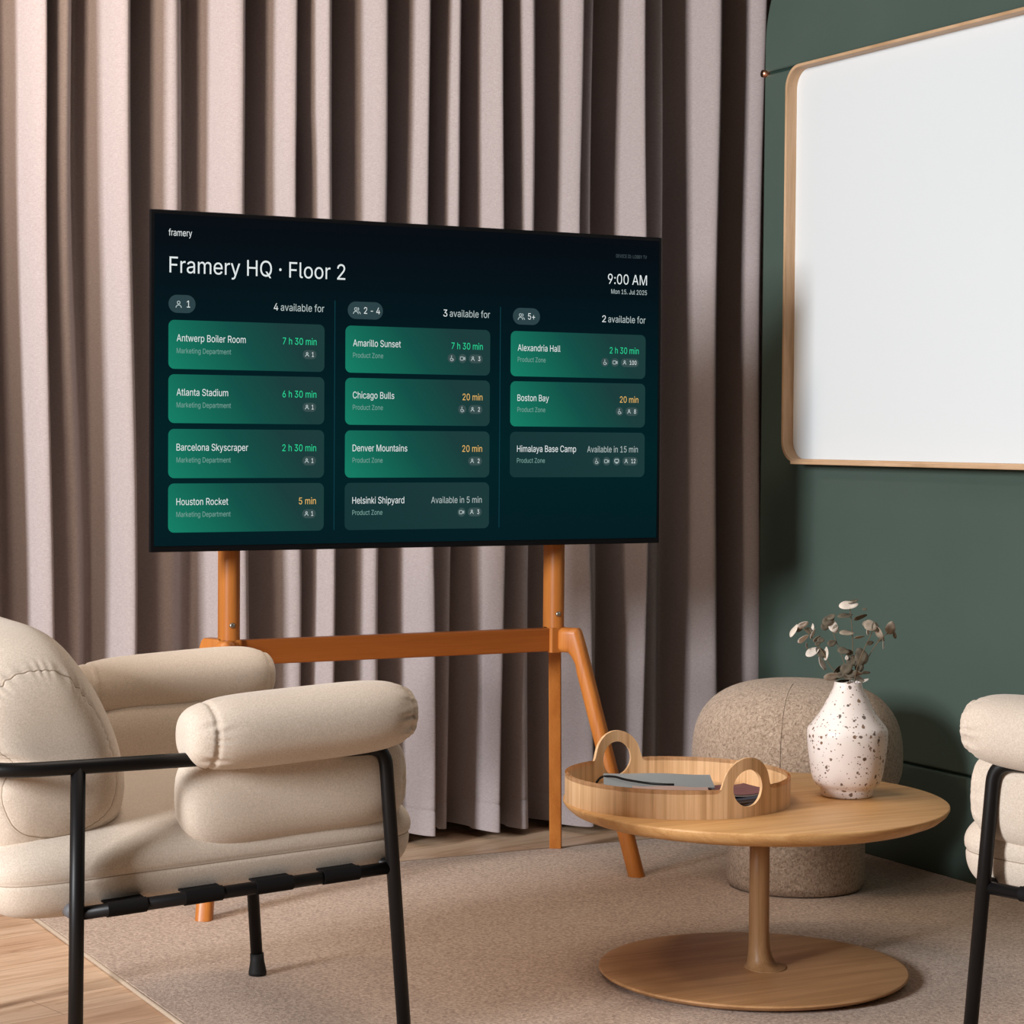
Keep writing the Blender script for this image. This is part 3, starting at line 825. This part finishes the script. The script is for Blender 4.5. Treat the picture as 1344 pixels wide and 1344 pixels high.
sheet('magazine', 'navy magazine fanned out behind the ring handle at the tray front', nv, .090, -.068, .0145, .10, .10, .006, 14, .004, pages=pgd)
sheet('magazine', 'wine-red magazine with curled cover seen through the tray handle', rd, .098, -.048, .0230, .10, .10, .004, 24, .007, pages=pg)
sheet('magazine', 'pale pink folded magazine under the grey-blue booklet in the tray', pk, -.020, -.100, .0147, .135, .072, .0195, -3, .004, pages=pg)
sheet('magazine', 'thick pale magazine filling the middle of the tray pile under the booklet', pg, -.034, .026, .0148, .19, .155, .0105, 1, pages=pgd)
sheet('booklet', 'grey-blue booklet on top of the tray pile', gb, -.034, .022, .0278, .20, .165, .0035, -2, .002, group='magazines in the tray', cat='booklet')
bm = bmesh.new()
R2 = Matrix.Rotation(math.radians(-27.7), 3, 'Z')
pp = [Vector((2.130, 3.398, TZ)) + R2 @ Vector(q) for q in ((-.150, .075, .010), (-.137, .070, .030), (-.115, .035, 0.0373), (-.095, .005, 0.0368), (-.06, -.035, 0.0373), (-.035, -.050, 0.0375), (-.010, -.056, .0378))]
tube(bm, catmull(pp, 6), .0022, 8)
tag(link('cord', bm, M['black']), 'thin black cord lying along the front of the tray pile', 'cord')

# ------------------------------------------------------------------ vase and dried sprigs
VX, VY = 2.445, 3.308
VS = thing('vase', 'cream ceramic bottle vase with brown speckles standing on the table', 'vase', (VX, VY, TZ))
px = .00140 * .2158
prof = [(0, .002), (.040, 0), (.0465, .0008), (.0485, .004), (.0488, .013), (.0498, .0165), (.057, .0215), (.0632, .030), (.0665, .044), (.0695, .062), (.0722, .082), (.0740, .100), (.0747, .113), (.0745, .1215), (.0732, .1268), (.0695, .1315), (.062, .1412), (.0540, .1520), (.0462, .164), (.0400, .177), (.0335, .189), (.0287, .199), (.0262, .206), (.0256, .2115), (.0245, .2130), (.0230, .2125), (.0222, .208), (.0260, .190), (.040, .16), (.060, .12), (.060, .03), (0, .02)]
pr_ = []
for a, b in zip(prof, prof[1:]): pr_ += [a]
pr_.append(prof[-1])
bm = bmesh.new(); lathe(bm, pr_, 96); weighted(link('body', bm, M['vase'], VS), 55)

SPR = []
def leaf(parent, c, w, h, ang, mat, rnd):
    # elliptical leaf; w: long way across, h: apparent height, ang: lean in degrees; tilted so that it shows h of its real breadth
    bm = bmesh.new(); n = 20
    L = max(w, h); real = max(min(w, h) * 1.0, L * .74); tl = math.acos(min(1, min(w, h) / real))
    if h > w: ang += 90
    rings = []; cen = bm.verts.new((0, 0, 0))
    last = None
    for f in (.5, 1):
        ring = []
        for k in range(n):
            a = 2 * PI * k / n; ca = math.cos(a); x = L / 2 * f * (ca + .10 * ca * abs(ca) ** 5); y = real / 2 * f * math.sin(a) * (1 - .22 * ca) * .94
            ring.append(bm.verts.new((x, y, .10 * L * ((x / L * 2) ** 2 * .5 + (y / real * 2) ** 2 * .8) + .012 * L * math.sin(3 * a + rnd))))
        if last is None:
            for k in range(n): bm.faces.new((cen, ring[k], ring[(k + 1) % n]))
        else:
            for k in range(n): bm.faces.new((last[k], ring[k], ring[(k + 1) % n], last[(k + 1) % n]))
        last = ring
    # frame: x -> across the photo, y -> up, z -> towards the viewer
    X = Vector((.885, -.465, 0)); Zv = Vector((-.465, -.885, .05)).normalized(); Y = Zv.cross(X).normalized()
    B = Matrix((X, Y, Zv)).transposed()
    M3 = B @ Matrix.Rotation(math.radians(ang), 3, 'Z') @ Matrix.Rotation(tl * (1 if rnd > 3.1 else -1), 3, 'X') @ Matrix.Rotation((rnd - 3.1) * .10, 3, 'Y')
    bm.transform(M3.to_4x4())
    o = link('leaf', bm, mat, parent, loc=c)
    sl = o.modifiers.new('thick', 'SOLIDIFY'); sl.thickness = .0006; sl.offset = 0
    return o
K = .000304   # metres per pixel of the close-up
def lp(x, y, dep=0): return Vector((.885, -.465, 0)) * ((x - 455) * K) + Vector((.465, .885, 0)) * dep + Vector((0, 0, .2115 + (556 - y) * K))
d_, m_, p_ = M['leaf_d'], M['leaf_m'], M['leaf_p']
sprigs = [
 ('dried eucalyptus sprig rising upright in the middle of the vase', [(458, 700, 0), (470, 540, 0), (478, 430, -.004), (476, 300, -.006), (466, 160, -.004), (455, 90, -.002)],
  [(450, 86, 62, 30, -4, p_), (480, 62, 34, 10, 5, d_), (430, 150, 50, 16, 3, d_), (517, 148, 46, 18, 18, d_), (545, 104, 14, 10, 0, d_), (437, 252, 48, 18, -14, m_), (515, 272, 34, 10, -4, m_), (418, 360, 40, 24, -16, d_), (458, 372, 26, 24, 0, d_), (530, 392, 50, 60, 20, d_), (484, 420, 44, 40, 40, d_), (446, 405, 14, 16, 0, p_), (440, 465, 44, 40, 30, d_), (505, 496, 40, 20, -15, m_), (560, 490, 28, 13, -5, d_), (515, 535, 52, 20, -25, m_), (556, 546, 30, 9, 8, p_), (470, 500, 34, 34, 10, d_), (520, 455, 34, 40, 10, d_)]),
 ('dried eucalyptus sprig leaning left over the stool', [(440, 700, .006), (420, 545, .008), (350, 460, .012), (300, 370, .014), (240, 290, .016), (180, 225, .018)],
  [(180, 206, 40, 24, 22, p_), (130, 248, 14, 48, -35, p_), (158, 238, 24, 22, 0, d_), (180, 292, 42, 22, 32, p_), (240, 262, 36, 14, 50, p_), (246, 222, 8, 22, -5, p_), (224, 250, 30, 22, -40, d_), (265, 292, 30, 14, 30, m_), (290, 300, 24, 22, 0, d_), (270, 322, 20, 16, 20, d_), (205, 338, 8, 22, 0, m_), (246, 378, 50, 28, 26, p_), (290, 378, 30, 42, 40, d_), (328, 385, 14, 46, -6, p_), (300, 448, 22, 48, 12, p_), (360, 320, 32, 26, 15, d_), (362, 516, 62, 32, -3, m_), (400, 478, 42, 22, 24, d_), (452, 526, 52, 24, -18, m_), (425, 545, 44, 14, 0, d_), (410, 510, 30, 22, 20, d_)]),
 ('thin dried eucalyptus sprig leaning right against the green wall', [(470, 700, -.006), (490, 540, -.008), (505, 450, -.012), (540, 350, -.016), (575, 270, -.018), (600, 200, -.02)],
  [(573, 200, 44, 40, -25, m_), (556, 236, 12, 24, -6, p_), (626, 236, 20, 50, 22, m_), (548, 188, 26, 22, 20, m_), (600, 205, 28, 34, 10, d_), (575, 306, 26, 18, 0, d_), (657, 282, 10, 20, 0, m_)]),
 ('small dried eucalyptus sprig with a brown leaf pair behind the others', [(465, 700, .01), (460, 545, .012), (430, 420, .016), (385, 300, .02), (350, 200, .022)],
  [(338, 182, 42, 36, 30, d_), (366, 214, 34, 46, 20, p_), (322, 216, 30, 34, 0, d_), (355, 160, 30, 20, 20, d_), (382, 232, 24, 28, 0, m_)]),
 ('eucalyptus sprig with one round brown leaf, farthest right in the vase', [(475, 700, .004), (500, 540, .006), (570, 420, .008), (640, 310, .01), (705, 250, .012)],
  [(717, 222, 38, 46, -12, m_), (740, 262, 10, 26, 10, d_), (670, 330, 8, 26, 0, p_), (655, 300, 16, 10, 0, d_)])]
for label, stem, leaves in sprigs:
    g = thing('eucalyptus_sprig', label, 'plant', (VX, VY, TZ), 0, 'dried sprigs in the vase')
    bm = bmesh.new(); tube(bm, catmull([lp(*q) for q in stem], 5), .0008, 6); link('stalk', bm, M['stem'], g)
    for (x, y, w, h, a, mat) in leaves:
        # depth follows the stalk beside the leaf
        q = min(stem, key=lambda s_: abs(s_[1] - y))
        leaf(g, lp(x, y, q[2] + random.uniform(-.008, .008)), w * K * 1.75, h * K * 1.7, a, mat, random.uniform(0, 6.2))

# ------------------------------------------------------------------ stool
OT = thing('pouf', 'mushroom-shaped brown boucle stool behind the round table by the green wall', 'stool', (2.812, 3.990, .009))
bm = bmesh.new()
lathe(bm, [(0, 0), (.140, 0), (.149, .004), (.152, .02), (.152, .175), (.150, .20), (0, .20)], 96); link('base', bm, M['boucle'], OT)
bm = bmesh.new(); pf = []
for k in range(41):
    psi = -PI / 2 + PI * k / 40
    z = .287 + (.169 * sp(math.sin(psi), .80) if psi > 0 else .105 * sp(math.sin(psi), .72))
    r = .232 * abs(math.cos(psi)) ** (.66 if psi > 0 else .55)
    pf.append((0 if k in (0, 40) else r, z))
lathe(bm, pf, 128); link('seat', bm, M['boucle'], OT)
bm = bmesh.new(); sa = math.radians(226)
sm_ = [((r + .0006) * math.cos(sa), (r + .0006) * math.sin(sa), z) for r, z in pf[12:39]]
tube(bm, sm_, .0010, 6); link('seam', bm, M['boucle'], OT)

# ------------------------------------------------------------------ light
def area(name, loc, target, sx, sy, power, col, spread=PI):
    l = bpy.data.lights.new(name, 'AREA'); l.shape = 'RECTANGLE'; l.size = sx; l.size_y = sy; l.energy = power; l.color = col
    o = bpy.data.objects.new(name, l); COL.objects.link(o); o.location = loc
    o.data.spread = spread
    o.rotation_euler = (Vector(target) - Vector(loc)).to_track_quat('-Z', 'Y').to_euler()
    return o
area('window_daylight', (-4.4, 1.72, 2.3), (2.0, 4.0, .8), 1.1, 1.6, 590, (.945, .97, 1.0))
area('overhead_fill', (1.55, 3.55, 2.6), (1.6, 3.55, 0), 1.6, 1.0, 10, (1.0, .86, .74), math.radians(105))  # unseen overhead fill, added to lift cushion tops, table and rug
area('ceiling_spot', (.55, 3.75, 2.55), (1.35, 4.8, 1.75), .25, .25, 13, (1.0, .80, .62), math.radians(130))
wd = bpy.data.worlds.new('world'); S.world = wd; wd.use_nodes = True
wd.node_tree.nodes['Background'].inputs[0].default_value = (1.0, .80, .64, 1)
wd.node_tree.nodes['Background'].inputs[1].default_value = .042
S.view_settings.view_transform = 'Standard'; S.view_settings.look = 'None'
S.view_settings.exposure = 0; S.view_settings.gamma = 1; S.view_settings.use_curve_mapping = False
